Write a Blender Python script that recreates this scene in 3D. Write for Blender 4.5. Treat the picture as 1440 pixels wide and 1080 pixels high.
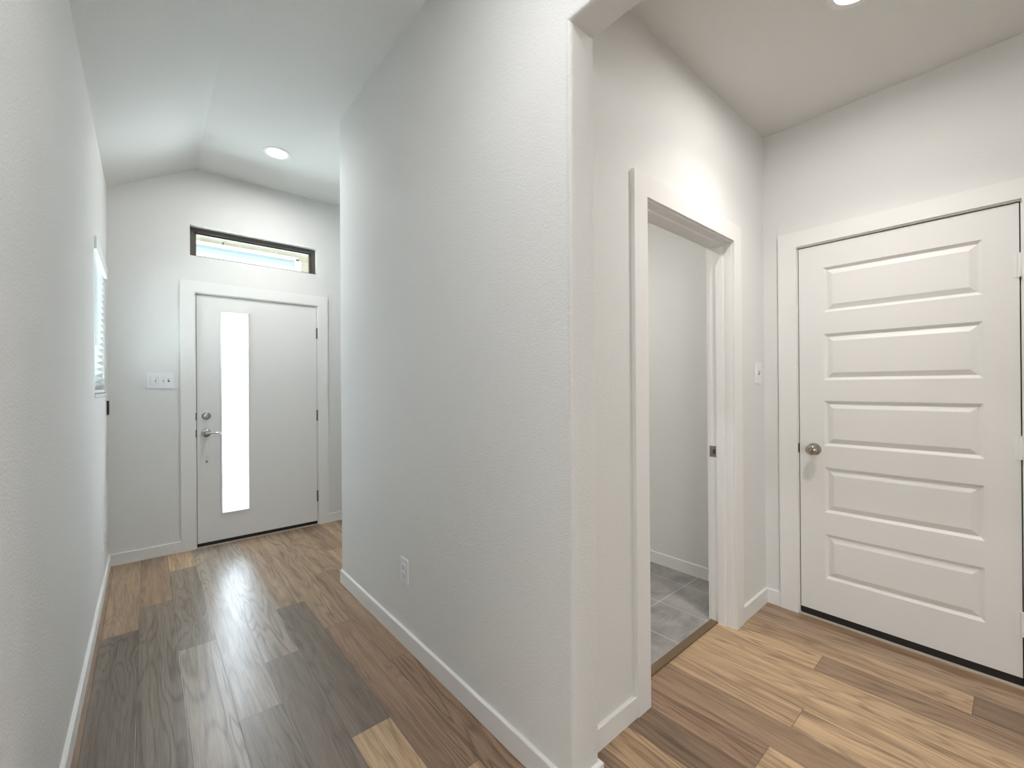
import bpy, bmesh, math, random
from mathutils import Vector, Matrix
for o in list(bpy.data.objects): bpy.data.objects.remove(o, do_unlink=True)
S = bpy.context.scene
C = S.collection
R = math.radians

# ------------------------------------------------------------------ camera
cam = bpy.data.objects.new('camera', bpy.data.cameras.new('camera')); C.objects.link(cam); S.camera = cam
yw, pt, rl = R(40.4837), R(0.0948), R(-0.3967)
F = Vector((math.sin(yw)*math.cos(pt), math.cos(yw)*math.cos(pt), math.sin(pt)))
Rt = Vector((math.cos(yw), -math.sin(yw), 0)); Up = Rt.cross(F)
R2 = math.cos(rl)*Rt + math.sin(rl)*Up; U2 = -math.sin(rl)*Rt + math.cos(rl)*Up
cam.matrix_world = Matrix(((R2.x, U2.x, -F.x, 0), (R2.y, U2.y, -F.y, 0), (R2.z, U2.z, -F.z, 1.2827), (0, 0, 0, 1)))
cam.data.sensor_width = 36; cam.data.lens = 602.87/1440*36
cam.data.shift_x = -0.84/1440; cam.data.shift_y = 2.44/1440
cam.data.clip_start = 0.02

# light levels (strength, colour)
LV = dict(back=(18, (1.0, 0.98, 0.92)), left=(60, (1.0, 0.98, 0.90)), world=(1.3, None), sun=(2.3, (1.0, 0.95, 0.88)),
          foyer=(11, (1, .99, .97)), vest=(11.3, (1, .96, .92)), hall=(28, (.985, .99, 1)), bath=(11.5, (1, .96, .91)),
          porch=(540, (.84, .94, 1.0)), side=(150, (.86, .96, 1.0)))
# beam shape of each lamp: (share of its power, spread in degrees)
LAMP = dict(foyer=[(.82, 174), (.18, 110)], vest=[(.58, 174), (.42, 118)], hall=[(.8, 174), (.2, 120)], bath=[(1, 166)])
#LVHOOK
# ------------------------------------------------------------------ exposure
S.view_settings.view_transform = 'Standard'; S.view_settings.look = 'None'
S.view_settings.gamma = 1; S.view_settings.exposure = 0.19
S.view_settings.use_curve_mapping = False

# ------------------------------------------------------------------ world: pale sky above, bright paving below the horizon
W = bpy.data.worlds.new('daylight'); S.world = W; W.use_nodes = True
nt = W.node_tree; nt.nodes.clear()
tc = nt.nodes.new('ShaderNodeTexCoord'); sp = nt.nodes.new('ShaderNodeSeparateXYZ')
rp = nt.nodes.new('ShaderNodeValToRGB'); bg = nt.nodes.new('ShaderNodeBackground'); ow = nt.nodes.new('ShaderNodeOutputWorld')
mp = nt.nodes.new('ShaderNodeMapRange'); mp.inputs['From Min'].default_value = -1; mp.inputs['From Max'].default_value = 1
nt.links.new(tc.outputs['Generated'], sp.inputs[0]); nt.links.new(sp.outputs['Z'], mp.inputs['Value'])
nt.links.new(mp.outputs[0], rp.inputs[0]); nt.links.new(rp.outputs[0], bg.inputs[0]); nt.links.new(bg.outputs[0], ow.inputs[0])
e = rp.color_ramp.elements
e[0].position = 0.0; e[0].color = (0.90, 0.95, 1.0, 1)
e[1].position = 1.0; e[1].color = (0.45, 0.62, 0.85, 1)
for p_, c_ in ((0.49, (0.90, 0.95, 1.0, 1)), (0.51, (0.78, 0.88, 1.0, 1))):
    q = e.new(p_); q.color = c_
bg.inputs[1].default_value = LV['world'][0]

def light(name, kind, loc, energy, color, **kw):
    d = bpy.data.lights.new(name, kind); o = bpy.data.objects.new(name, d); C.objects.link(o)
    o.location = loc; d.energy = energy; d.color = color
    for k, v in kw.items():
        if k == 'rot': o.rotation_euler = v
        else: setattr(d, k, v)
    return o
# sun from behind the house, to the right
sn = light('sun', 'SUN', (0, 0, 20), *LV['sun'], angle=R(0.6))
sn.rotation_euler = Vector((-0.45, 0.62, -0.64)).to_track_quat('-Z', 'Y').to_euler()
# added fill light from the unseen room behind, at two added window openings
light('rear_room_fill', 'AREA', (-3.5, -3.8, 1.5), *LV['left'], shape='RECTANGLE', size=2.6, size_y=1.6,
      rot=Vector((1, 0, 0)).to_track_quat('-Z', 'Z').to_euler())
light('rear_room_fill', 'AREA', (-1.0, -5.9, 1.55), *LV['back'], shape='RECTANGLE', size=4.2, size_y=1.9,
      rot=Vector((0, 1, 0)).to_track_quat('-Z', 'Z').to_euler())

# daylight reaching the front door glass and transom from under the porch, and the side window
light('porch_daylight', 'AREA', (1.6, 5.45, 1.12), *LV['porch'], shape='RECTANGLE', size=4.2, size_y=2.1,
      rot=Vector((0, -1, 0)).to_track_quat('-Z', 'Z').to_euler())
light('side_daylight', 'AREA', (-1.2, 3.8, .75), *LV['side'], shape='RECTANGLE', size=2.0, size_y=1.3,
      rot=Vector((1, 0, .9)).to_track_quat('-Z', 'Z').to_euler())
# ------------------------------------------------------------------ dimensions
Xl, Xf, Xc, Xj, Xr = -0.2154, 0.307, 0.9777, 1.0917, 2.7936
Yf, Ye, Y0, Y1, Y1b = 4.2658, 2.9068, 0.8706, 0.9662, 1.0802
Z9, Z10, Zs = 2.7456, 3.0502, 2.3928
BH, BT = 0.083, 0.013
LE = -0.1      # near end of the left wall

# ------------------------------------------------------------------ helpers
def newbm(): return bmesh.new()
def box(bm, x0, x1, y0, y1, z0, z1):
    if x0 > x1: x0, x1 = x1, x0
    if y0 > y1: y0, y1 = y1, y0
    v = [bm.verts.new(p) for p in ((x0,y0,z0),(x1,y0,z0),(x1,y1,z0),(x0,y1,z0),(x0,y0,z1),(x1,y0,z1),(x1,y1,z1),(x0,y1,z1))]
    for f in ((0,3,2,1),(4,5,6,7),(0,1,5,4),(1,2,6,5),(2,3,7,6),(3,0,4,7)):
        bm.faces.new([v[i] for i in f])
    return v
def bevel_all(bm, w, seg=2, ang=30):
    es = [e for e in bm.edges if len(e.link_faces) == 2 and e.calc_face_angle(0) > R(ang)]
    bmesh.ops.bevel(bm, geom=es, offset=w, segments=seg, affect='EDGES', profile=0.5, clamp_overlap=True)
def lathe(bm, prof, org, axis, seg=32):
    """prof: list of (distance along axis, radius)"""
    a = Vector(axis).normalized(); t = Vector((0, 0, 1)) if abs(a.z) < .9 else Vector((1, 0, 0))
    u = a.cross(t).normalized(); w = a.cross(u); o = Vector(org); rings = []
    for d, r in prof:
        if r < 1e-6: rings.append([bm.verts.new(o + a*d)])
        else: rings.append([bm.verts.new(o + a*d + (u*math.cos(2*math.pi*i/seg) + w*math.sin(2*math.pi*i/seg))*r) for i in range(seg)])
    for A, B in zip(rings, rings[1:]):
        for i in range(seg):
            j = (i+1) % seg
            if len(A) == 1 and len(B) == 1: continue
            if len(A) == 1: bm.faces.new((A[0], B[j], B[i]))
            elif len(B) == 1: bm.faces.new((A[i], A[j], B[0]))
            else: bm.faces.new((A[i], A[j], B[j], B[i]))
def prism(bm, pts, z0, z1):
    a = [bm.verts.new((x, y, z0)) for x, y in pts]; b = [bm.verts.new((x, y, z1)) for x, y in pts]
    n = len(pts)
    bm.faces.new(a[::-1]); bm.faces.new(b)
    for i in range(n): bm.faces.new((a[i], a[(i+1) % n], b[(i+1) % n], b[i]))
def wpos(o):
    p = Vector((0, 0, 0))
    while o is not None: p = p + o.location; o = o.parent
    return p
def obj(name, bm, mat, parent=None, smooth=False):
    bmesh.ops.recalc_face_normals(bm, faces=bm.faces)
    if parent is not None: bmesh.ops.translate(bm, vec=-wpos(parent), verts=bm.verts)
    me = bpy.data.meshes.new(name); bm.to_mesh(me); bm.free()
    if smooth:
        for p in me.polygons: p.use_smooth = True
    me.materials.append(mat)
    o = bpy.data.objects.new(name, me); C.objects.link(o)
    if parent is not None: o.parent = parent
    return o
def autosmooth(o, ang=35):
    me = o.data
    for p in me.polygons: p.use_smooth = True
    me.set_sharp_from_angle(angle=R(ang))
    return o
def thing(name, label, cat, loc, group=None):
    o = bpy.data.objects.new(name, None); C.objects.link(o); o.location = loc
    o.empty_display_size = .05
    o['label'] = label; o['category'] = cat
    if group: o['group'] = group
    return o
def sempty(name, label, loc, cat=None):
    o = bpy.data.objects.new(name, None); C.objects.link(o); o.location = loc
    o.empty_display_size = .05
    o['kind'] = 'structure'; o['label'] = label
    if cat: o['category'] = cat
    return o
def struct(o, label=None):
    o['kind'] = 'structure'
    if label: o['label'] = label
    return o
def wall_bm(plane, t0, t1, a0, a1, z0, z1, holes=()):
    """upright wall slab with rectangular openings. plane 'X': thickness t in X, runs along Y; 'Y': the reverse"""
    bm = newbm()
    A = sorted({a0, a1, *[h[0] for h in holes], *[h[1] for h in holes]}); A = [a for a in A if a0 <= a <= a1]
    Z = sorted({z0, z1, *[h[2] for h in holes], *[h[3] for h in holes]}); Z = [z for z in Z if z0 <= z <= z1]
    V = {}
    def v(i, j, k):
        if (i, j, k) not in V:
            t = (t0, t1)[k]; a = A[i]; z = Z[j]
            V[i, j, k] = bm.verts.new((t, a, z) if plane == 'X' else (a, t, z))
        return V[i, j, k]
    def solid(i, j):
        if i < 0 or j < 0 or i >= len(A)-1 or j >= len(Z)-1: return False
        a = (A[i]+A[i+1])/2; z = (Z[j]+Z[j+1])/2
        return not any(h[0] < a < h[1] and h[2] < z < h[3] for h in holes)
    for i in range(len(A)-1):
        for j in range(len(Z)-1):
            if not solid(i, j): continue
            for k in (0, 1): bm.faces.new((v(i,j,k), v(i+1,j,k), v(i+1,j+1,k), v(i,j+1,k)))
            if not solid(i-1, j): bm.faces.new((v(i,j,0), v(i,j+1,0), v(i,j+1,1), v(i,j,1)))
            if not solid(i+1, j): bm.faces.new((v(i+1,j,0), v(i+1,j+1,0), v(i+1,j+1,1), v(i+1,j,1)))
            if not solid(i, j-1): bm.faces.new((v(i,j,0), v(i+1,j,0), v(i+1,j,1), v(i,j,1)))
            if not solid(i, j+1): bm.faces.new((v(i,j+1,0), v(i+1,j+1,0), v(i+1,j+1,1), v(i,j+1,1)))
    bmesh.ops.recalc_face_normals(bm, faces=bm.faces)
    bmesh.ops.dissolve_limit(bm, angle_limit=R(1), verts=bm.verts, edges=bm.edges)
    return bm
def bullnose(bm, test, r=0.019, seg=6):
    es = [e for e in bm.edges if len(e.link_faces) == 2 and e.calc_face_angle(0) > R(30) and test(e.verts[0].co, e.verts[1].co)]
    bmesh.ops.bevel(bm, geom=es, offset=r, segments=seg, affect='EDGES', profile=0.5, clamp_overlap=True)

# ------------------------------------------------------------------ materials
def mat(name, col, rough=0.5, metal=0.0, spec=0.5, bump=None, coat=0.0):
    m = bpy.data.materials.new(name); m.use_nodes = True; n = m.node_tree
    b = n.nodes['Principled BSDF']
    b.inputs['Base Color'].default_value = (*col, 1); b.inputs['Roughness'].default_value = rough
    b.inputs['Metallic'].default_value = metal; b.inputs['Specular IOR Level'].default_value = spec
    b.inputs['Coat Weight'].default_value = coat
    if bump:
        sc, dist, st = bump
        t = n.nodes.new('ShaderNodeTexCoord'); ns = n.nodes.new('ShaderNodeTexNoise'); bp = n.nodes.new('ShaderNodeBump')
        ns.inputs['Scale'].default_value = sc; ns.inputs['Detail'].default_value = 3; ns.inputs['Roughness'].default_value = .55
        bp.inputs['Distance'].default_value = dist; bp.inputs['Strength'].default_value = st
        n.links.new(t.outputs['Object'], ns.inputs['Vector']); n.links.new(ns.outputs[0], bp.inputs['Height'])
        n.links.new(bp.outputs[0], b.inputs['Normal'])
    return m
M = {}
M['wall'] = mat('wall_paint', (.785, .786, .772), .75, spec=.25, bump=(150, .003, .7))
M['ceil'] = mat('ceiling_paint', (.78, .78, .76), .85, spec=.15, bump=(150, .002, .5))
M['trim'] = mat('white_trim_paint', (.84, .835, .82), .38, spec=.4)
M['door'] = mat('white_door_paint', (.81, .805, .79), .42, spec=.4, bump=(260, .0006, .25))
M['plastic'] = mat('white_plastic', (.84, .85, .87), .32)
M['slotdark'] = mat('dark_slot', (.05, .05, .05), .6)
M['black'] = mat('black_rubber', (.012, .011, .011), .55)
M['chrome'] = mat('polished_nickel', (.45, .45, .46), .14, 1.0)
M['nickel'] = mat('satin_nickel', (.42, .39, .34), .22, 1.0)
M['hinge'] = mat('dark_nickel_hinge', (.16, .155, .145), .4, 1.0)
M['bronze'] = mat('bronze_window_frame', (.085, .07, .055), .5)
M['blind'] = mat('white_blind', (.86, .88, .90), .4)
M['brass'] = mat('plug_metal', (.35, .35, .36), .35, .8)
M['thresh'] = mat('brown_threshold', (.17, .11, .055), .45)
M['alu'] = mat('pale_threshold', (.55, .5, .42), .45)

def lens_mat(name, col, s):
    m = bpy.data.materials.new(name); m.use_nodes = True; n = m.node_tree; n.nodes.clear()
    em = n.nodes.new('ShaderNodeEmission'); o = n.nodes.new('ShaderNodeOutputMaterial')
    em.inputs[0].default_value = (*col, 1); em.inputs[1].default_value = s
    n.links.new(em.outputs[0], o.inputs[0]); return m
def glass_mat():
    m = bpy.data.materials.new('clear_glass'); m.use_nodes = True; n = m.node_tree; n.nodes.clear()
    t = n.nodes.new('ShaderNodeBsdfTransparent'); g = n.nodes.new('ShaderNodeBsdfGlossy'); mx = n.nodes.new('ShaderNodeMixShader')
    fr = n.nodes.new('ShaderNodeFresnel'); fr.inputs[0].default_value = 1.3
    o = n.nodes.new('ShaderNodeOutputMaterial'); g.inputs['Roughness'].default_value = .02
    t.inputs[0].default_value = (.93, .97, .95, 1)
    n.links.new(fr.outputs[0], mx.inputs[0]); n.links.new(t.outputs[0], mx.inputs[1]); n.links.new(g.outputs[0], mx.inputs[2])
    n.links.new(mx.outputs[0], o.inputs[0]); return m
def frosted_mat():
    m = bpy.data.materials.new('frosted_glass'); m.use_nodes = True; n = m.node_tree; n.nodes.clear()
    t = n.nodes.new('ShaderNodeBsdfTranslucent'); g = n.nodes.new('ShaderNodeBsdfGlossy'); mx = n.nodes.new('ShaderNodeMixShader')
    o = n.nodes.new('ShaderNodeOutputMaterial'); g.inputs['Roughness'].default_value = .15
    t.inputs[0].default_value = (.96, .98, 1, 1); mx.inputs[0].default_value = .05
    n.links.new(t.outputs[0], mx.inputs[1]); n.links.new(g.outputs[0], mx.inputs[2]); n.links.new(mx.outputs[0], o.inputs[0])
    return m
M['glass'] = glass_mat(); M['frost'] = frosted_mat()

class NG:
    def __init__(s, m): s.n = m.node_tree
    def new(s, t, **kw):
        x = s.n.nodes.new(t)
        for k, v in kw.items(): setattr(x, k, v)
        return x
    def val(s, sock, v):
        if hasattr(v, 'is_linked') or hasattr(v, 'links'): s.n.links.new(v, sock)
        else: sock.default_value = v
    def math(s, op, a, b=None, c=None):
        x = s.new('ShaderNodeMath', operation=op); s.val(x.inputs[0], a)
        if b is not None: s.val(x.inputs[1], b)
        if c is not None: s.val(x.inputs[2], c)
        return x.outputs[0]
    def comb(s, a, b, c):
        x = s.new('ShaderNodeCombineXYZ'); s.val(x.inputs[0], a); s.val(x.inputs[1], b); s.val(x.inputs[2], c); return x.outputs[0]
    def noise(s, vec, scale, detail=3, rough=.5, dist=0.):
        x = s.new('ShaderNodeTexNoise'); s.val(x.inputs['Vector'], vec); x.inputs['Scale'].default_value = scale
        x.inputs['Detail'].default_value = detail; x.inputs['Roughness'].default_value = rough; x.inputs['Distortion'].default_value = dist
        return x.outputs[0]
    def mix(s, f, a, b, mode='MIX'):
        x = s.new('ShaderNodeMix', data_type='RGBA', blend_type=mode)
        s.val(x.inputs[0], f); s.val(x.inputs[6], a); s.val(x.inputs[7], b); return x.outputs[2]
    def maprange(s, v, a, b, c, d):
        x = s.new('ShaderNodeMapRange'); s.val(x.inputs[0], v)
        for i, q in enumerate((a, b, c, d)): x.inputs[i+1].default_value = q
        return x.outputs[0]

def wood_mat():
    m = bpy.data.materials.new('oak_plank_floor'); m.use_nodes = True; g = NG(m)
    b = m.node_tree.nodes['Principled BSDF']
    pos = g.new('ShaderNodeTexCoord').outputs['Object']
    sx = g.new('ShaderNodeSeparateXYZ'); g.val(sx.inputs[0], pos); x, y = sx.outputs[0], sx.outputs[1]
    col = g.new('ShaderNodeAttribute', attribute_name='plank_color').outputs['Color']
    sd = g.new('ShaderNodeAttribute', attribute_name='plank_seed').outputs['Fac']
    s1 = g.math('MULTIPLY', sd, 37.0)
    # cathedral grain: contour lines of a stretched low noise
    v1 = g.comb(g.math('ADD', g.math('MULTIPLY', x, 9), s1), g.math('MULTIPLY', y, .95), s1)
    n1 = g.noise(v1, 1.0, 2.0, .45, .3)
    amp = g.maprange(g.math('FRACT', g.math('MULTIPLY', sd, 7.31)), 0, 1, 55, 100)
    ring = g.math('SINE', g.math('MULTIPLY', n1, amp))
    ring = g.math('POWER', g.maprange(ring, -1, 1, 0, 1), 3.2)
    # fine pores
    v2 = g.comb(g.math('MULTIPLY', x, 260), g.math('ADD', g.math('MULTIPLY', y, 7), s1), s1)
    n2 = g.noise(v2, 1.0, 3, .6)
    v3 = g.comb(g.math('ADD', g.math('MULTIPLY', x, 28), s1), g.math('MULTIPLY', y, .9), s1)
    n3 = g.noise(v3, 1.0, 4, .55)
    f = g.math('MULTIPLY', ring, g.maprange(g.noise(v1, .6, 1, .5), .4, .6, .20, .52))
    f = g.math('ADD', f, g.maprange(n2, .38, .66, 0, .42))
    f = g.math('ADD', f, g.maprange(n3, .35, .68, -.1, .42))
    dark = g.mix(1.0, col, (.48, .42, .36, 1), 'MULTIPLY')
    lite = g.mix(1.0, col, (1.28, 1.28, 1.27, 1), 'MULTIPLY')
    c = g.mix(f, lite, dark)
    # seams from the plank uv (u across 0..1 scaled in metres)
    uv = g.new('ShaderNodeUVMap', uv_map='plank').outputs[0]
    su = g.new('ShaderNodeSeparateXYZ'); g.val(su.inputs[0], uv)
    uvb = g.new('ShaderNodeUVMap', uv_map='plank_far').outputs[0]
    sb = g.new('ShaderNodeSeparateXYZ'); g.val(sb.inputs[0], uvb)
    dmin = g.math('MINIMUM', g.math('MINIMUM', su.outputs[0], su.outputs[1]), g.math('MINIMUM', sb.outputs[0], sb.outputs[1]))
    seam = g.maprange(dmin, .0007, .0022, .6, 0)
    c = g.mix(seam, c, (.05, .035, .025, 1))
    g.val(b.inputs['Base Color'], c)
    g.val(b.inputs['Roughness'], g.maprange(n2, .3, .7, .28, .37))
    b.inputs['Specular IOR Level'].default_value = .85
    bp = g.new('ShaderNodeBump'); bp.inputs['Distance'].default_value = .0006; bp.inputs['Strength'].default_value = .35
    hgt = g.math('SUBTRACT', g.math('ADD', g.math('MULTIPLY', n2, -.6), g.math('MULTIPLY', ring, -.3)), g.math('MULTIPLY', seam, 2.0))
    g.val(bp.inputs['Height'], hgt); g.val(b.inputs['Normal'], bp.outputs[0])
    return m
M['wood'] = wood_mat()

def tile_mat():
    m = bpy.data.materials.new('grey_floor_tile'); m.use_nodes = True; g = NG(m)
    b = m.node_tree.nodes['Principled BSDF']
    pos = g.new('ShaderNodeTexCoord').outputs['Object']
    sx = g.new('ShaderNodeSeparateXYZ'); g.val(sx.inputs[0], pos); x, y = sx.outputs[0], sx.outputs[1]
    br = g.new('ShaderNodeTexBrick', offset=0.0); g.val(br.inputs['Vector'], g.comb(g.math('SUBTRACT', y, 1.375-6.1), g.math('SUBTRACT', x, 2.0-3.05), 0.0))
    br.inputs['Scale'].default_value = 1; br.inputs['Mortar Size'].default_value = .0022; br.inputs['Brick Width'].default_value = .61
    br.inputs['Row Height'].default_value = .305; br.inputs['Mortar Smooth'].default_value = .1; br.inputs['Bias'].default_value = 0
    br.inputs['Color1'].default_value = (0, 0, 0, 1); br.inputs['Color2'].default_value = (1, 1, 1, 1)
    n1 = g.noise(pos, 5, 6, .6, .8); n2 = g.noise(g.comb(g.math('MULTIPLY', x, 3), g.math('MULTIPLY', y, 14), 0.), 1.2, 5, .6, 1.0)
    base = g.mix(g.maprange(n1, .35, .65, 0, 1), (.25, .24, .225, 1), (.40, .385, .365, 1))
    base = g.mix(g.maprange(n2, .5, .75, 0, .5), base, (.48, .465, .44, 1))
    base = g.mix(g.math('MULTIPLY', br.outputs['Color'], .12), base, (.2, .19, .18, 1))
    c = g.mix(br.outputs['Fac'], base, (.62, .60, .57, 1))
    g.val(b.inputs['Base Color'], c); b.inputs['Roughness'].default_value = .45
    bp = g.new('ShaderNodeBump'); bp.inputs['Distance'].default_value = .001; bp.inputs['Strength'].default_value = .4; bp.invert = True
    g.val(bp.inputs['Height'], br.outputs['Fac']); g.val(b.inputs['Normal'], bp.outputs[0])
    return m
M['tile'] = tile_mat()

def stone_mat():
    m = bpy.data.materials.new('cream_stone'); m.use_nodes = True; g = NG(m)
    b = m.node_tree.nodes['Principled BSDF']
    pos = g.new('ShaderNodeTexCoord').outputs['Object']
    sx = g.new('ShaderNodeSeparateXYZ'); g.val(sx.inputs[0], pos)
    br = g.new('ShaderNodeTexBrick'); g.val(br.inputs['Vector'], g.comb(sx.outputs[0], sx.outputs[2], 0.))
    br.inputs['Scale'].default_value = 1; br.inputs['Mortar Size'].default_value = .012; br.inputs['Brick Width'].default_value = .42
    br.inputs['Row Height'].default_value = .2; br.inputs['Color1'].default_value = (.60, .55, .42, 1); br.inputs['Color2'].default_value = (.50, .43, .30, 1)
    br.inputs['Mortar'].default_value = (.62, .60, .52, 1)
    n = g.noise(pos, 4, 5, .6)
    c = g.mix(g.maprange(n, .4, .65, 0, .5), br.outputs['Color'], (.38, .32, .22, 1))
    g.val(b.inputs['Base Color'], c); b.inputs['Roughness'].default_value = .9
    return m
M['stone'] = stone_mat()
M['extwhite'] = mat('white_exterior_board', (.85, .86, .86), .6)
M['extblue'] = mat('pale_blue_board', (.50, .58, .60), .6)

# ------------------------------------------------------------------ floor (planks as one laid surface)
rnd = random.Random(7)
PAL = {  # plank tones; the greyer ones have the hall's cooler light put into the colour
 'T': (.51, .355, .21), 't': (.44, .30, .18), 'b': (.285, .186, .115), 'B': (.205, .130, .078),
 'r': (.300, .192, .122), 'g': (.178, .138, .106), 'G': (.208, .163, .124), 'L': (.320, .262, .208), 'm': (.335, .232, .148)}
s = -0.035
lefts = []
while s > -3.6: s -= .15; lefts.append(s)
xs = sorted(lefts) + [-0.035 + .15*i for i in range(0, 8)] + [1.075, 1.225, 1.375] + [1.525 + .15*i for i in range(0, 14)]
spec = {  # left edge of column -> [(y of the joint, tone beyond it)...] from near to far
 -0.185: ['g', (3.04, 'm')], -0.035: ['G', (3.33, 'b')], 0.115: ['L', (2.66, 'G'), (3.855, 'T')],
 0.265: ['G', (1.945, 'L')], 0.415: ['g', (2.28, 'L')], 0.565: ['T', (1.585, 'g'), (2.785, 'm')],
 0.715: ['t', (1.205, 'r'), (2.395, 'm')], 0.865: ['r', (1.915, 'b'), (3.12, 'm')], -0.335: ['b'],
 1.375: ['B'], 1.525: ['T', (.573, 'r')], 1.675: ['b'], 1.825: ['T', (.55, 't')], 1.975: ['T'], 2.125: ['T'],
 2.275: ['b', (.595, 'T')], 2.425: ['B', (.115, 't')], 2.575: ['m'], 2.725: ['b']}
def near(a, d):
    for k in d:
        if abs(k-a) < 1e-3: return d[k]
bm = newbm(); uv1 = bm.loops.layers.uv.new('plank'); uv2 = bm.loops.layers.uv.new('plank_far')
cl = bm.loops.layers.float_color.new('plank_color'); sl = bm.loops.layers.float.new('plank_seed')
YA, YB = -6.0, Yf
for a, bx in zip(xs, xs[1:]):
    sp_ = near(a, spec); pl = []
    if sp_:
        js = [j[0] for j in sp_[1:]]; tn = [sp_[0]] + [j[1] for j in sp_[1:]]
        first = (js[0] if js else rnd.uniform(-1, .0)); y = first
        ys = [y]
        while y > YA: y -= 1.52; ys.insert(0, max(y, YA))
        for p_, q_ in zip(ys, ys[1:]): pl.append((p_, q_, tn[0] if q_ == first and js else rnd.choice('tmbrT')))
        if not js: pl.append((first, YB, tn[0]))
        else:
            for i, j in enumerate(js):
                pl.append((j, js[i+1] if i+1 < len(js) else YB, tn[i+1]))
    else:
        y = YA - rnd.uniform(0, 1.3)
        while y < YB:
            q = min(y+1.52, YB); pl.append((max(y, YA), q, rnd.choice('tmbrTtm'))); y += 1.52
    for y0, y1, t in pl:
        if y1-y0 < .01: continue
        vs = [bm.verts.new(p) for p in ((a, y0, 0), (bx, y0, 0), (bx, y1, 0), (a, y1, 0))]
        f = bm.faces.new(vs); k = rnd.uniform(.95, 1.05); c = PAL[t]; sd = rnd.random()
        for l in f.loops:
            x, y, _ = l.vert.co
            l[uv1].uv = (x-a, y-y0); l[uv2].uv = (bx-x, y1-y)
            l[cl] = (c[0]*k, c[1]*k, c[2]*k, 1); l[sl] = sd
me = bpy.data.meshes.new('floor'); bmesh.ops.recalc_face_normals(bm, faces=bm.faces)
bm.to_mesh(me); bm.free(); me.materials.append(M['wood'])
fl = bpy.data.objects.new('floor', me); C.objects.link(fl); struct(fl, 'brown oak plank floor running towards the front door')
bm = newbm(); box(bm, -3.6, 3.6, -6.1, 4.42, -.1, -.004)
struct(obj('floor', bm, M['trim']))
bm = newbm(); box(bm, Xj, Xr, 1.0825, 2.80, -.003, .0035)
tile = obj('floor', bm, M['tile']); struct(tile, 'grey stone-look tile floor inside the bathroom')

# ------------------------------------------------------------------ walls
TH = .15
hall_top = 3.35
# front wall with the door and the transom
DF = (.2843, 1.2384, 0.0, 2.063)
TR = (.2674, 1.2274, 2.3487, 2.5945)
bm = wall_bm('Y', Yf, Yf+TH, Xl-.3, 3.0, 0, hall_top, [DF, TR])
struct(obj('wall_front', bm, M['wall']), 'pale grey wall around the front door')
# left wall with the blind window
WL = (3.262, 4.135, 1.238, 2.130)
bm = wall_bm('X', Xl-.14, Xl, LE, Yf, 0, 2.95, [WL])
bullnose(bm, lambda p, q: abs(p.x-Xl) < 1e-4 and abs(q.x-Xl) < 1e-4 and min(p.y, q.y) > 3.2 and max(p.y, q.y) < 4.2, .012, 4)
autosmooth(struct(obj('wall_left', bm, M['wall']), 'pale grey wall along the left of the hall'))
# centre wall, its rounded end and the header over the opening
bm = wall_bm('X', Xc, Xj, -1.2, Ye, 0, 3.2, [(-1.05, Y0, -1, Zs)])
OP = lambda p, q: (abs(p.x-q.x) < 1e-4 and ((abs(p.y-Y0) < 1e-3 and abs(q.y-Y0) < 1e-3) or (abs(p.y+1.05) < 1e-3 and abs(q.y+1.05) < 1e-3)
                   or (abs(p.z-Zs) < 1e-3 and abs(q.z-Zs) < 1e-3)) and p.x < Xc+1e-3 or
                   (abs(p.x-Xc) < 1e-3 and abs(q.x-Xc) < 1e-3 and abs(p.y-Ye) < 1e-3 and abs(q.y-Ye) < 1e-3))
bullnose(bm, OP, .02, 6)
bullnose(bm, lambda p, q: abs(p.x-Xj) < 1e-4 and abs(q.x-Xj) < 1e-4 and ((abs(p.y-Y0) < 1e-3 and abs(q.y-Y0) < 1e-3) or (abs(p.z-Zs) < 1e-3 and abs(q.z-Zs) < 1e-3)), .004, 2)
autosmooth(struct(obj('wall_center', bm, M['wall']), 'pale grey wall between the hall and the side vestibule, with a rounded corner'))
# wall that turns right from the hall corner (faces the foyer)
bm = wall_bm('Y', Ye-.114, Ye-.0005, Xj, Xr, 0, 3.2)
struct(obj('wall_foyer', bm, M['wall']))
# bathroom wall with the opening
JB = (1.512, 2.357, 0, 2.055)
bm = wall_bm('Y', Y1, Y1b, Xj, Xr, 0, 2.95, [(JB[0], JB[1], -1, JB[3])])
struct(obj('wall_bathroom', bm, M['wall']), 'pale grey wall around the bathroom doorway')
# right wall
DR = (-.035, .807, 0, 2.062)
bm = wall_bm('X', Xr, Xr+.14, -1.2, Yf, 0, 3.2, [(DR[0], DR[1], -1, DR[3])])
struct(obj('wall_right', bm, M['wall']), 'pale grey wall around the panelled door')
# vestibule near wall
bm = wall_bm('Y', -1.32, -1.2, Xr, Xr+.8, 0, 3.2)
struct(obj('wall_near', bm, M['wall']))
# living room shell behind the camera
bm = wall_bm('Y', -6.12, -6.0, -3.6, 3.7, 0, 3.2, [(-3.1, 1.1, .6, 2.5)]); struct(obj('wall_back', bm, M['wall']))
bm = wall_bm('X', -3.72, -3.6, -6.12, LE+.12, 0, 3.2, [(-5.1, -2.5, .7, 2.3)]); struct(obj('wall_living', bm, M['wall']))
bm = wall_bm('X', 3.6, 3.72, -6.12, -1.2, 0, 3.2); struct(obj('wall_living', bm, M['wall']))
bm = wall_bm('Y', LE, LE+.12, -3.6, Xl-.14, 0, 3.2); struct(obj('wall_living', bm, M['wall']))

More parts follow.
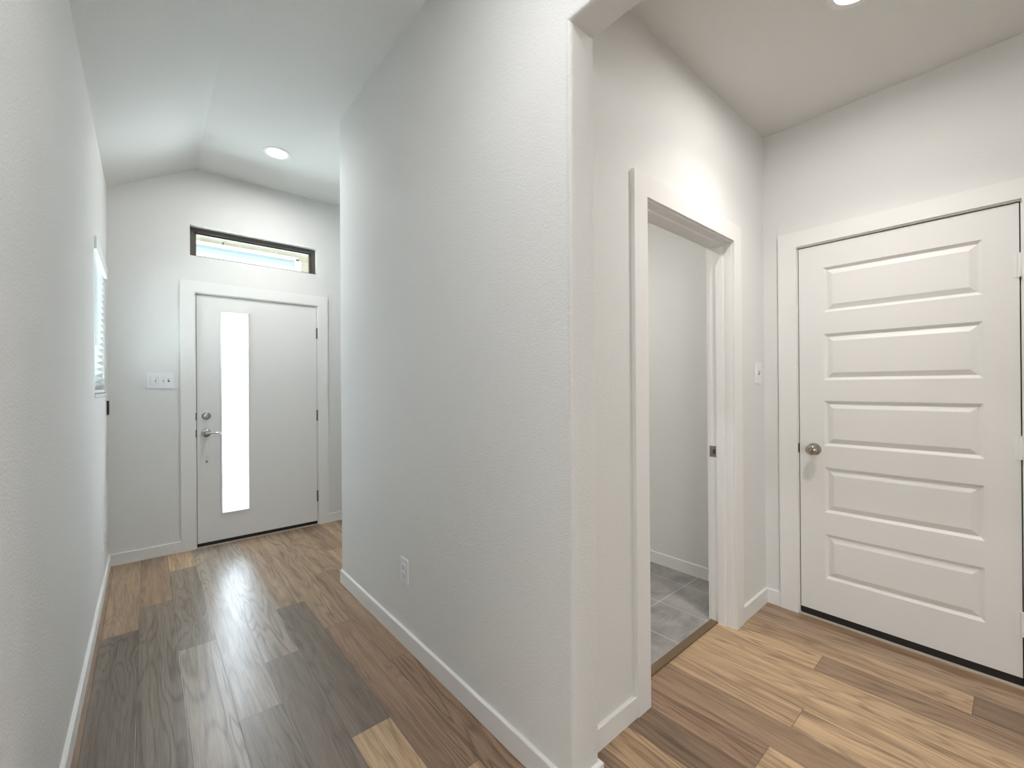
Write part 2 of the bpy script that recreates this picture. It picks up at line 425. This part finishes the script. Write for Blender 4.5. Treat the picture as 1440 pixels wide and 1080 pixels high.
# ceilings
bm = newbm()
prof = [(Xl-.15, Z9-.15*(Z10-Z9)/(Xf-Xl)), (Xf, Z10), (Xc+.03, Z10), (Xc+.03, Z10+.15), (Xl-.15, Z10+.15)]
a = [bm.verts.new((x, -1.2, z)) for x, z in prof]; b = [bm.verts.new((x, Yf+.05, z)) for x, z in prof]
bm.faces.new(a); bm.faces.new(b[::-1])
for i in range(5): bm.faces.new((a[i], a[(i+1) % 5], b[(i+1) % 5], b[i]))
struct(obj('ceiling', bm, M['ceil']), 'grey-white hall ceiling with a sloped left side')
bm = newbm(); box(bm, Xc+.03, 3.0, Ye-.05, Yf+.05, Z10, Z10+.15); struct(obj('ceiling', bm, M['ceil']))
bm = newbm(); box(bm, Xj-.03, Xr+.05, -1.25, Ye-.06, Z9, Z9+.12); struct(obj('ceiling', bm, M['ceil']), 'flat vestibule ceiling')
bm = newbm(); box(bm, -3.7, 3.7, -6.1, -1.15, Z10, Z10+.15); box(bm, -3.7, Xl-.14, -1.15, LE+.1, Z10, Z10+.15); struct(obj('ceiling', bm, M['ceil']))

# ------------------------------------------------------------------ baseboards
def base(name, runs, label=None):
    """runs: list of (x0,y0,x1,y1,nx,ny): wall-face line and direction into the room"""
    bm = newbm()
    for x0, y0, x1, y1, nx, ny in runs:
        tx, ty = x1-x0, y1-y0
        pr = [(0, 0), (BT, 0), (BT, BH-.003), (BT-.003, BH), (0, BH)]
        A = [bm.verts.new((x0+nx*d, y0+ny*d, z)) for d, z in pr]; B = [bm.verts.new((x1+nx*d, y1+ny*d, z)) for d, z in pr]
        bm.faces.new(A); bm.faces.new(B[::-1])
        for i in range(5): bm.faces.new((A[i], A[(i+1) % 5], B[(i+1) % 5], B[i]))
    return struct(obj(name, bm, M['trim']), label)
base('baseboard_left', [(Xl, LE, Xl, Yf, 1, 0)], 'white baseboard along the left wall')
base('baseboard_front', [(Xl+BT, Yf, .2015, Yf, 0, -1), (1.316, Yf, 2.79, Yf, 0, -1)], 'white baseboard either side of the front door')
# centre wall baseboard follows the rounded corners
bm = newbm()
def wrap(path):
    """path: points (x,y,nx,ny) - wall face and outward direction"""
    prev = None; first = None
    for x, y, nx, ny in path:
        ring = [bm.verts.new((x+nx*d, y+ny*d, z)) for d, z in ((0, 0), (BT, 0), (BT, BH-.003), (BT-.003, BH), (0, BH))]
        if prev:
            for i in range(5): bm.faces.new((prev[i], prev[(i+1) % 5], ring[(i+1) % 5], ring[i]))
        else: first = ring
        prev = ring
    bm.faces.new(first[::-1]); bm.faces.new(prev)
c = .02; k = math.tan(R(22.5))
wrap([(Xj, Y1, 1, 0), (Xj, Y0, 1, -1), (Xc+c, Y0, -k, -1), (Xc, Y0+c, -1, -k), (Xc, Ye-c, -1, k), (Xc+c, Ye, -k, 1), (2.79, Ye, 0, 1)])
struct(obj('baseboard_center', bm, M['trim']), 'white baseboard along the centre wall and round its end')
base('baseboard_bathroom', [(Xj+BT, Y1, 1.437, Y1, 0, -1), (2.432, Y1, Xr-BT, Y1, 0, -1)], 'white baseboard either side of the bathroom doorway')
base('baseboard_right', [(Xr, .885, Xr, Y1, -1, 0), (Xr, -1.2, Xr, -.1135, -1, 0)], 'short white baseboard left of the panelled door')
base('baseboard_tile', [(Xr, Y1b, Xr, 2.79, -1, 0), (Xj, 2.79, Xr-BT, 2.79, 0, -1)], 'white baseboard inside the bathroom')

# ------------------------------------------------------------------ casings
def casing(name, plane, t, n, a_in0, a_in1, a_out0, a_out1, z_in, z_out, label=None, th=.017):
    """three flat boards, one joined mesh"""
    bm = newbm(); t1 = t + n*th
    def bx(a0, a1, z0, z1):
        b2 = newbm()
        if plane == 'Y': box(b2, a0, a1, t, t1, z0, z1)
        else: box(b2, t, t1, a0, a1, z0, z1)
        bevel_all(b2, .0015, 1)
        me = bpy.data.meshes.new('tmp'); b2.to_mesh(me); b2.free(); bm.from_mesh(me); bpy.data.meshes.remove(me)
    bx(a_out0, a_in0, 0, z_in); bx(a_in1, a_out1, 0, z_in); bx(a_out0, a_out1, z_in, z_out)
    return struct(obj(name, bm, M['trim']), label)
def jamb(name, plane, t0, t1, a0, a1, ztop, w, label=None, stop=None):
    """liner of an opening whose hole is a0-w .. a1+w; faces at a0, a1, ztop"""
    bm = newbm()
    def bx(p0, p1, s0, s1, z0, z1):
        if plane == 'Y': box(bm, p0, p1, s0, s1, z0, z1)
        else: box(bm, s0, s1, p0, p1, z0, z1)
    bx(a0-w, a0, t0, t1, 0, ztop); bx(a1, a1+w, t0, t1, 0, ztop); bx(a0-w, a1+w, t0, t1, ztop, ztop+w)
    if stop:
        s0, s1, p = stop
        bx(a0, a0+p, s0, s1, 0, ztop); bx(a1-p, a1, s0, s1, 0, ztop); bx(a0+p, a1-p, s0, s1, ztop-p, ztop)
    return struct(obj(name, bm, M['trim']), label)
casing('trim_1', 'Y', Yf, -1, .2955, 1.2265, .2015, 1.3159, 2.054, 2.1444, 'white flat casing around the front door')
jamb('trim_2', 'Y', Yf-.001, Yf+TH, .3023, 1.2204, 2.045, .018)
casing('trim_3', 'Y', Y1, -1, 1.526, 2.3431, 1.437, 2.432, 2.0376, 2.1273, 'white flat casing around the bathroom doorway')
jb = jamb('trim_4', 'Y', Y1-.001, Y1b+.001, 1.531, 2.338, 2.032, .019, 'white door jamb with stop in the bathroom doorway', stop=(1.004, 1.042, .011))
casing('trim_5', 'Y', Y1b, 1, 1.526, 2.3431, 1.437, 2.432, 2.0376, 2.1273)
casing('trim_6', 'X', Xr, -1, -.0225, .7945, -.1135, .8852, 2.054, 2.1273+.012, 'white flat casing around the panelled door')
jamb('trim_7', 'X', Xr-.001, Xr+.14, -.0195, .7915, 2.047, .0155)
# strike plate in the bathroom jamb
bm = newbm()
sx0 = 2.338
box(bm, sx0-.0015, sx0+.001, 1.050, 1.0835, .893, .953); bevel_all(bm, .0007, 1)
stp = obj('strike_plate', bm, M['nickel'], jb); stp['label'] = 'nickel strike plate'
bm = newbm(); box(bm, sx0-.002, sx0+.001, 1.0545, 1.0665, .910, .934); obj('latch_hole', bm, M['slotdark'], stp)
# threshold strip
bm = newbm(); box(bm, 1.531, 2.338, 1.046, 1.084, -.002, .007); bevel_all(bm, .003, 2)
struct(obj('trim_8', bm, M['thresh']), 'brown wooden threshold strip between plank and tile floor')

# ------------------------------------------------------------------ front door
door = sempty('door_1', 'white flush front door with a tall narrow frosted glass lite', (.7613, Yf, 0))
bm = wall_bm('Y', Yf+.001, Yf+.045, .3063, 1.2164, .034, 2.0405, [(.478, .650, .264, 1.902)])
obj('slab', bm, M['door'], door)
# lite frame: moulded ring
bm = newbm()
def ring_frame(bm, plane, t, n, a0, a1, z0, z1, prof):
    """prof: list of (inset, height out of the surface)"""
    rings = []
    for ins, h in prof:
        pts = [(a0+ins, z0+ins), (a1-ins, z0+ins), (a1-ins, z1-ins), (a0+ins, z1-ins)]
        rings.append([bm.verts.new((p[0], t+n*h, p[1]) if plane == 'Y' else (t+n*h, p[0], p[1])) for p in pts])
    for A, B in zip(rings, rings[1:]):
        for i in range(4): bm.faces.new((A[i], A[(i+1) % 4], B[(i+1) % 4], B[i]))
    return rings
ring_frame(bm, 'Y', Yf, -1, .4623, .6721, .2452, 1.9255, [(0, -.002), (0, .009), (.003, .012), (.010, .013), (.016, .006), (.021, .001), (.021, -.03)])
obj('lite_frame', bm, M['door'], door)
bm = newbm(); box(bm, .479, .649, Yf+.018, Yf+.024, .265, 1.901)
obj('glass_pane', bm, M['frost'], door)['label'] = 'frosted glass lite'
bm = newbm(); box(bm, .3063, 1.2164, Yf+.004, Yf+.040, .006, .0335); obj('door_sweep', bm, M['black'], door)
bm = newbm()
for q in ((.3022, .3068, .01, 2.045), (1.2158, 1.2205, .01, 2.045), (.3022, 1.2205, 2.0395, 2.0452)):
    box(bm, q[0], q[1], Yf+.012, Yf+.05, q[2], q[3])
obj('weatherstrip', bm, M['black'], door)
for z in (1.794, 1.024, .268):
    bm = newbm(); lathe(bm, [(0, 0), (0, .0065), (.1, .0065), (.1, 0)], (1.2185, Yf-.005, z-.05), (0, 0, 1), 14)
    h = autosmooth(obj('hinge', bm, M['hinge'], door)); h['label'] = 'dark nickel hinge'
bm = newbm(); lathe(bm, [(0, .031), (.006, .031), (.010, .027), (.016, .024), (.022, .018), (.023, 0)], (.367, Yf+.001, 1.0599), (0, -1, 0), 36)
db = autosmooth(obj('deadbolt', bm, M['chrome'], door)); db['label'] = 'chrome deadbolt'
bm = newbm(); box(bm, .361, .373, Yf-.040, Yf-.020, 1.046, 1.074); bevel_all(bm, .004, 3)
autosmooth(obj('thumb_turn', bm, M['chrome'], db))
bm = newbm(); lathe(bm, [(0, .034), (.005, .034), (.011, .029), (.018, .016), (.04, .011), (.052, .011), (.056, .008), (.056, 0)], (.3663, Yf+.001, .9213), (0, -1, 0), 36)
rs = autosmooth(obj('lever_rose', bm, M['chrome'], door)); rs['label'] = 'chrome lever set'
bm = newbm()
path = [(.3663-.008, Yf-.050, .9213, .0085), (.385, Yf-.052, .922, .0085), (.41, Yf-.055, .923, .0075), (.44, Yf-.057, .921, .0068), (.465, Yf-.056, .919, .0062), (.474, Yf-.054, .919, .004)]
pr = None
for x, y, z, r in path:
    rg = [bm.verts.new((x, y+r*.7*math.cos(t*math.pi/6), z+r*math.sin(t*math.pi/6))) for t in range(12)]
    if pr:
        for i in range(12): bm.faces.new((pr[i], pr[(i+1) % 12], rg[(i+1) % 12], rg[i]))
    else: bm.faces.new(rg[::-1])
    pr = rg
bm.faces.new(pr); autosmooth(obj('lever_handle', bm, M['chrome'], rs), 50)
bm = newbm(); lathe(bm, [(0, .0095), (.002, .0095), (.003, .006), (.001, .004), (.001, 0)], (.370, Yf+.001, .690), (0, -1, 0), 20)
autosmooth(obj('hole_plug', bm, M['brass'], door))
for z in (1.058, .921):
    bm = newbm(); box(bm, .2965, .3045, Yf-.002, Yf+.02, z-.030, z+.030); obj('strike_plate', bm, M['hinge'], door)
bm = newbm(); box(bm, .3023, 1.2204, Yf-.012, Yf+TH, -.002, .0055); bevel_all(bm, .0015, 1); obj('threshold', bm, M['alu'], door)

# ------------------------------------------------------------------ panelled door on the right
dr = sempty('door_2', 'white interior door with five horizontal raised panels', (Xr, .386, 0))
d0, d1 = -.0155, .7868
panels = [(1.9145, 1.6725), (1.5555, 1.3050), (1.1930, .9495), (.8330, .5895), (.4710, .2310)]
P0, P1 = .0895, .6725
bm = newbm()
fx = Xr + .001
A = [d0, P0, P1, d1]; Z = sorted([.042, 2.042] + [z for p in panels for z in p])
vv = {}
def V_(a, z):
    if (a, z) not in vv: vv[a, z] = bm.verts.new((fx, a, z))
    return vv[a, z]
ph = {(round(p[1], 4), round(p[0], 4)) for p in panels}
for i in range(3):
    for j in range(len(Z)-1):
        if i == 1 and (round(Z[j], 4), round(Z[j+1], 4)) in ph:
            z0, z1 = Z[j], Z[j+1]; prev = [V_(P0, z0), V_(P1, z0), V_(P1, z1), V_(P0, z1)]
            for ins, dp in ((.013, .0115), (.0155, .012), (.039, .0012), (.041, .0008)):
                cur = [bm.verts.new((fx+dp, a, z)) for a, z in ((P0+ins, z0+ins), (P1-ins, z0+ins), (P1-ins, z1-ins), (P0+ins, z1-ins))]
                for q in range(4): bm.faces.new((prev[q], prev[(q+1) % 4], cur[(q+1) % 4], cur[q]))
                prev = cur
            bm.faces.new(prev)
        else:
            bm.faces.new((V_(A[i], Z[j]), V_(A[i+1], Z[j]), V_(A[i+1], Z[j+1]), V_(A[i], Z[j+1])))
# sides and back
bk = {}
bd = [(d0, .031), (d1, .031), (d1, 2.042), (d0, 2.042)]
edge = [e for e in bm.edges if len(e.link_faces) == 1]
ret = bmesh.ops.extrude_edge_only(bm, edges=edge)
nv = [g for g in ret['geom'] if isinstance(g, bmesh.types.BMVert)]
for v in nv: v.co.x = fx + .036
bmesh.ops.holes_fill(bm, edges=[e for e in bm.edges if len(e.link_faces) == 1], sides=0)
obj('slab', bm, M['door'], dr)
bm = newbm(); box(bm, Xr+.004, Xr+.03, d0, d1, .006, .0415); bevel_all(bm, .002, 1); obj('door_sweep', bm, M['black'], dr)
bm = newbm()
for q in ((-.0196, -.0158, .01, 2.047), (.7878, .7916, .01, 2.047), (-.0196, .7916, 2.0405, 2.0472)):
    box(bm, Xr+.010, Xr+.05, q[0], q[1], q[2], q[3])
obj('gap_shade_strip', bm, M['black'], dr)  # black strip round the slab, the gap's shade put into its colour
for z in (1.779, 1.010, .270):
    bm = newbm(); lathe(bm, [(0, 0), (0, .0075), (.1, .0075), (.1, 0)], (Xr-.006, -.0178, z-.05), (0, 0, 1), 14)
    box(bm, Xr-.0015, Xr+.002, -.010, .002, z-.05, z+.05)
    h = autosmooth(obj('hinge', bm, M['trim'], dr)); h['label'] = 'white painted hinge'
ky, kz = .719, .9265
bm = newbm(); lathe(bm, [(0, .033), (.004, .033), (.008, .030), (.010, .022), (.012, .014), (.026, .0125), (.034, .0125)], (Xr+.001, ky, kz), (-1, 0, 0), 40)
kn = autosmooth(obj('knob_rose', bm, M['nickel'], dr)); kn['label'] = 'nickel door knob'
bm = newbm(); lathe(bm, [(.030, .0125), (.034, .017), (.040, .0245), (.047, .0275), (.054, .0275), (.060, .024), (.065, .017), (.0665, .012), (.0655, .0105), (.068, .009), (.0695, .004), (.0695, 0)], (Xr+.001, ky, kz), (-1, 0, 0), 40)
autosmooth(obj('knob', bm, M['nickel'], kn))
bm = newbm(); box(bm, Xr-.0025, Xr+.01, .7885, .7975, kz-.026, kz+.026); bevel_all(bm, .002, 1); obj('strike_plate', bm, M['hinge'], dr)
bm = newbm(); box(bm, Xr-.012, Xr+.14, -.0195, .7915, -.002, .0055); bevel_all(bm, .0015, 1); obj('threshold', bm, M['alu'], dr)
bm = newbm(); box(bm, Xr+.16, Xr+.2, -.3, 1.1, 0, 2.4); struct(obj('wall_garage', bm, M['black']))

# ------------------------------------------------------------------ transom window
tw = sempty('window_1', 'narrow horizontal transom window in a bronze frame above the front door', ((TR[0]+TR[1])/2, Yf+.1, TR[2]))
bm = newbm()
fw = .034
for y0, y1, w in ((Yf+.065, Yf+.14, fw), (Yf+.085, Yf+.12, fw+.012)):
    box(bm, TR[0], TR[1], y0, y1, TR[3]-w, TR[3]); box(bm, TR[0], TR[1], y0, y1, TR[2], TR[2]+w*.55)
    box(bm, TR[0], TR[0]+w, y0, y1, TR[2]+w*.55, TR[3]-w); box(bm, TR[1]-w, TR[1], y0, y1, TR[2]+w*.55, TR[3]-w)
obj('window_frame', bm, M['bronze'], tw)
bm = newbm(); box(bm, TR[0]+.03, TR[1]-.03, Yf+.10, Yf+.104, TR[2]+.015, TR[3]-.03); obj('glass', bm, M['glass'], tw)

# ------------------------------------------------------------------ side window and blind
w2 = sempty('window_2', 'side window in the left wall behind a white blind', (Xl-.1, (WL[0]+WL[1])/2, WL[2]))
bm = newbm()
wx0, wx1 = Xl-.135, Xl-.085
for (a, b_, c_, d_) in ((WL[0], WL[1], WL[3]-.045, WL[3]), (WL[0], WL[1], WL[2], WL[2]+.045), (WL[0], WL[0]+.045, WL[2]+.045, WL[3]-.045),
                        (WL[1]-.045, WL[1], WL[2]+.045, WL[3]-.045)):
    box(bm, wx0, wx1, a, b_, c_, d_)
obj('window_frame', bm, M['extwhite'], w2)
bm = newbm(); box(bm, Xl-.112, Xl-.108, WL[0]+.04, WL[1]-.04, WL[2]+.04, WL[3]-.04); obj('glass', bm, M['glass'], w2)
bm = newbm(); box(bm, Xl-.085, Xl+.003, WL[0]-.0, WL[1]+.0, WL[2]-.0005, WL[2]+.016); bevel_all(bm, .004, 2); obj('sill', bm, M['trim'], w2)
bl = thing('window_blind', 'white horizontal slat blind hanging in the left wall window', 'blind', (Xl-.03, (WL[0]+WL[1])/2, WL[2]+.02))
bx0, bx1 = Xl-.056, Xl-.004
bm = newbm(); box(bm, bx0, bx1-.006, WL[0]+.008, WL[1]-.008, WL[3]-.055, WL[3]-.004); obj('headrail', bm, M['blind'], bl)
bm = newbm(); box(bm, bx1-.005, bx1+.014, WL[0]+.004, WL[1]-.004, WL[3]-.075, WL[3]-.006); bevel_all(bm, .003, 2); obj('valance', bm, M['blind'], bl)
bm = newbm()
z = WL[2]+.065
while z < WL[3]-.09:
    th = R(-24); hx = .024
    cxx = (bx0+bx1)/2
    p = [(cxx-hx*math.cos(th), z+hx*math.sin(th)), (cxx, z+.003), (cxx+hx*math.cos(th), z-hx*math.sin(th))]
    A = [bm.verts.new((x, WL[0]+.012, zz)) for x, zz in p] + [bm.verts.new((x, WL[0]+.012, zz+.003)) for x, zz in p[::-1]]
    B = [bm.verts.new((v.co.x, WL[1]-.012, v.co.z)) for v in A]
    bm.faces.new(A); bm.faces.new(B[::-1])
    for i in range(6): bm.faces.new((A[i], A[(i+1) % 6], B[(i+1) % 6], B[i]))
    z += .042
obj('slats', bm, M['blind'], bl)
bm = newbm(); box(bm, bx0+.004, bx1-.004, WL[0]+.012, WL[1]-.012, WL[2]+.024, WL[2]+.040); bevel_all(bm, .003, 1); obj('bottom_rail', bm, M['blind'], bl)
for yy in (WL[0]+.12, WL[1]-.12):
    bm = newbm(); lathe(bm, [(0, .0012), (.80, .0012)], (bx1-.003, yy, WL[2]+.04), (0, 0, 1), 6); obj('ladder_cord', bm, M['blind'], bl)
bm = newbm(); lathe(bm, [(0, 0), (0, .004), (.52, .004), (.52, 0)], (bx1+.006, WL[0]+.07, WL[3]-.60), (0, 0, 1), 8); obj('tilt_wand', bm, M['glass'], bl)

# ------------------------------------------------------------------ plates and switches
def frame3(org, u, n):
    """map (a along wall, d out of the wall, z) to the world"""
    o = Vector(org); u = Vector(u); n = Vector(n)
    return lambda a, d, z: o + u*a + n*d + Vector((0, 0, z))
def fbox(bm, f, a0, a1, d0, d1, z0, z1):
    v = [bm.verts.new(f(*p)) for p in ((a0,d0,z0),(a1,d0,z0),(a1,d1,z0),(a0,d1,z0),(a0,d0,z1),(a1,d0,z1),(a1,d1,z1),(a0,d1,z1))]
    for q in ((0,3,2,1),(4,5,6,7),(0,1,5,4),(1,2,6,5),(2,3,7,6),(3,0,4,7)): bm.faces.new([v[i] for i in q])
def plate(root, f, w, h):
    bm = newbm(); fbox(bm, f, -w/2, w/2, 0, .0065, -h/2, h/2); bevel_all(bm, .003, 2)
    return obj('cover_plate', bm, M['plastic'], root)
def screws(root, f, pts):
    for a, z in pts:
        bm = newbm(); n = f(0, 1, 0)-f(0, 0, 0); lathe(bm, [(0, .0032), (.0012, .0032), (.0016, 0)], f(a, .006, z), n, 12)
        obj('screw', bm, M['plastic'], root)
def toggle(root, f, a):
    bm = newbm(); fbox(bm, f, a-.0055, a+.0055, .0062, .0072, -.012, .012); s = obj('toggle_slot', bm, M['slotdark'], root)
    bm = newbm(); fbox(bm, f, a-.0045, a+.0045, .0065, .019, .000, .008); bevel_all(bm, .0015, 2); obj('toggle', bm, M['plastic'], root)
f = frame3((.0838, Yf, 1.348), (1, 0, 0), (0, -1, 0))
t = thing('light_switch', 'wide white three-gang switch plate left of the front door', 'light switch', (.0838, Yf, 1.287))
plate(t, f, .165, .119)
for a in (-.046, 0):
    bm = newbm(); fbox(bm, f, a-.0165, a+.0165, .0064, .0095, -.033, .033); bevel_all(bm, .0015, 2); rk = obj('rocker', bm, M['plastic'], t)
    bm = newbm()
    for q in (-.0172, .0164): fbox(bm, f, a+q, a+q+.0008, .0063, .0069, -.033, .033)
    fbox(bm, f, a+.012, a+.0155, .0093, .0099, -.012, .004)
    obj('slot_line', bm, M['hinge'], rk)
toggle(t, f, .046); screws(t, f, [(a, z) for a in (-.046, 0, .046) for z in (-.049, .049)])
f = frame3((2.692, Y1, 1.352), (1, 0, 0), (0, -1, 0))
t = thing('light_switch', 'single white toggle switch between the bathroom doorway and the panelled door', 'light switch', (2.692, Y1, 1.29))
plate(t, f, .073, .120); toggle(t, f, 0); screws(t, f, [(0, .032), (0, -.032)])
def outlet(root, f, h=.119):
    plate(root, f, .075, h)
    for zz in (.0195, -.0195):
        bm = newbm(); n = f(0, 1, 0)-f(0, 0, 0)
        lathe(bm, [(0, .0172), (.0018, .0172), (.0026, .0160), (.0026, 0)], f(0, .006, zz), n, 28)
        s = autosmooth(obj('socket', bm, M['plastic'], root))
        bm = newbm()
        fbox(bm, f, -.0075, -.0055, .0083, .0092, zz-.001, zz+.008); fbox(bm, f, .0055, .0075, .0083, .0092, zz-.001, zz+.007)
        fbox(bm, f, -.0022, .0022, .0083, .0092, zz-.011, zz-.0065)
        obj('socket_slots', bm, M['slotdark'], s)
    screws(root, f, [(0, 0)])
f = frame3((Xc, 1.983, .369), (0, -1, 0), (-1, 0, 0))
t = thing('wall_outlet', 'white duplex wall outlet low on the centre wall above the baseboard', 'outlet', (Xc, 1.983, .309)); outlet(t, f)
f = frame3((Xl, 3.86, .300), (0, 1, 0), (1, 0, 0))
t = thing('wall_outlet', 'white wall outlet low on the left wall below the side window, seen edge-on', 'outlet', (Xl, 3.86, .24)); outlet(t, f)
# dark device under the window
t = thing('wall_control', 'small black rectangular device on the left wall just below the side window', 'wall device', (Xl, 4.09, 1.105))
f = frame3((Xl, 4.09, 1.154), (0, 1, 0), (1, 0, 0))
bm = newbm(); fbox(bm, f, -.036, .036, 0, .005, -.058, .058); bevel_all(bm, .002, 1); obj('cover_plate', bm, M['plastic'], t)
bm = newbm(); fbox(bm, f, -.028, .028, .0045, .016, -.048, .048); bevel_all(bm, .002, 2); obj('body', bm, M['black'], t)['label'] = 'black body'

# ------------------------------------------------------------------ recessed lights
def can(loc, label, key, r=.068):
    k, col = LV[key]
    t = thing('recessed_light', label, 'ceiling light', loc, None)
    bm = newbm(); lathe(bm, [(0, r+.024), (.004, r+.022), (.006, r+.012), (.003, r+.001), (-.002, r-.001)], loc, (0, 0, -1), 56)
    autosmooth(obj('trim_ring', bm, M['trim'], t))
    bm = newbm(); lathe(bm, [(.0005, 0), (.0015, r)], loc, (0, 0, -1), 48)
    o = obj('lens', bm, lens_mat('lit_lens', (1, .97, .93), 6.0 if k else 0), t); o['label'] = 'glowing white lens'
    # the lamp's own light: a disc just under the lens, throwing mostly downwards
    for share, spread in LAMP[key]:
        lt = light('lamp_' + key, 'AREA', (loc[0], loc[1], loc[2]-.008), k*share, col, shape='DISK', size=r*1.8)
        lt.data.spread = R(spread)
    return t
can((.752, 3.595, Z10), 'lit recessed downlight in the hall ceiling above the front door', 'foyer')
can((2.00, .37, Z9), 'lit recessed downlight in the vestibule ceiling near the panelled door', 'vest')
can((.28, .70, Z10), 'lit recessed downlight in the hall ceiling just above the camera end', 'hall')
can((1.75, 2.0, Z9), 'lit recessed downlight inside the bathroom', 'bath')

# ------------------------------------------------------------------ outside, seen through the transom
YN = 13.0
nh = thing('neighbour_house', 'cream stone house with a white fascia seen through the transom window', 'house', (5, YN, 0))
bm = newbm(); box(bm, -3, 14, YN, YN+6, 0, 8.5); obj('stone_wall', bm, M['stone'], nh)
bm = newbm(); box(bm, -3, 3.09, 12.36, YN+.02, 4.66, 4.74); obj('fascia', bm, M['extwhite'], nh)
bm = newbm(); box(bm, 3.03, 3.10, 12.34, 12.40, 4.66, 4.70); obj('gutter_end', bm, M['hinge'], nh)
bm = newbm(); box(bm, 1.48, 1.50, 12.96, 13.0, 4.86, 4.98); obj('weep_vent', bm, M['hinge'], nh)
bm = newbm(); box(bm, -3, 3.0, 12.42, YN+.02, 4.50, 4.66); obj('frieze_board', bm, M['extblue'], nh)
bm = newbm(); box(bm, -3, 2.98, 12.40, YN+.02, 0, 4.50); obj('garage_front', bm, M['extwhite'], nh)
bm = newbm(); box(bm, 2.99, 3.16, 12.38, 12.5, 0, 4.66); obj('corner_post', bm, M['extwhite'], nh)
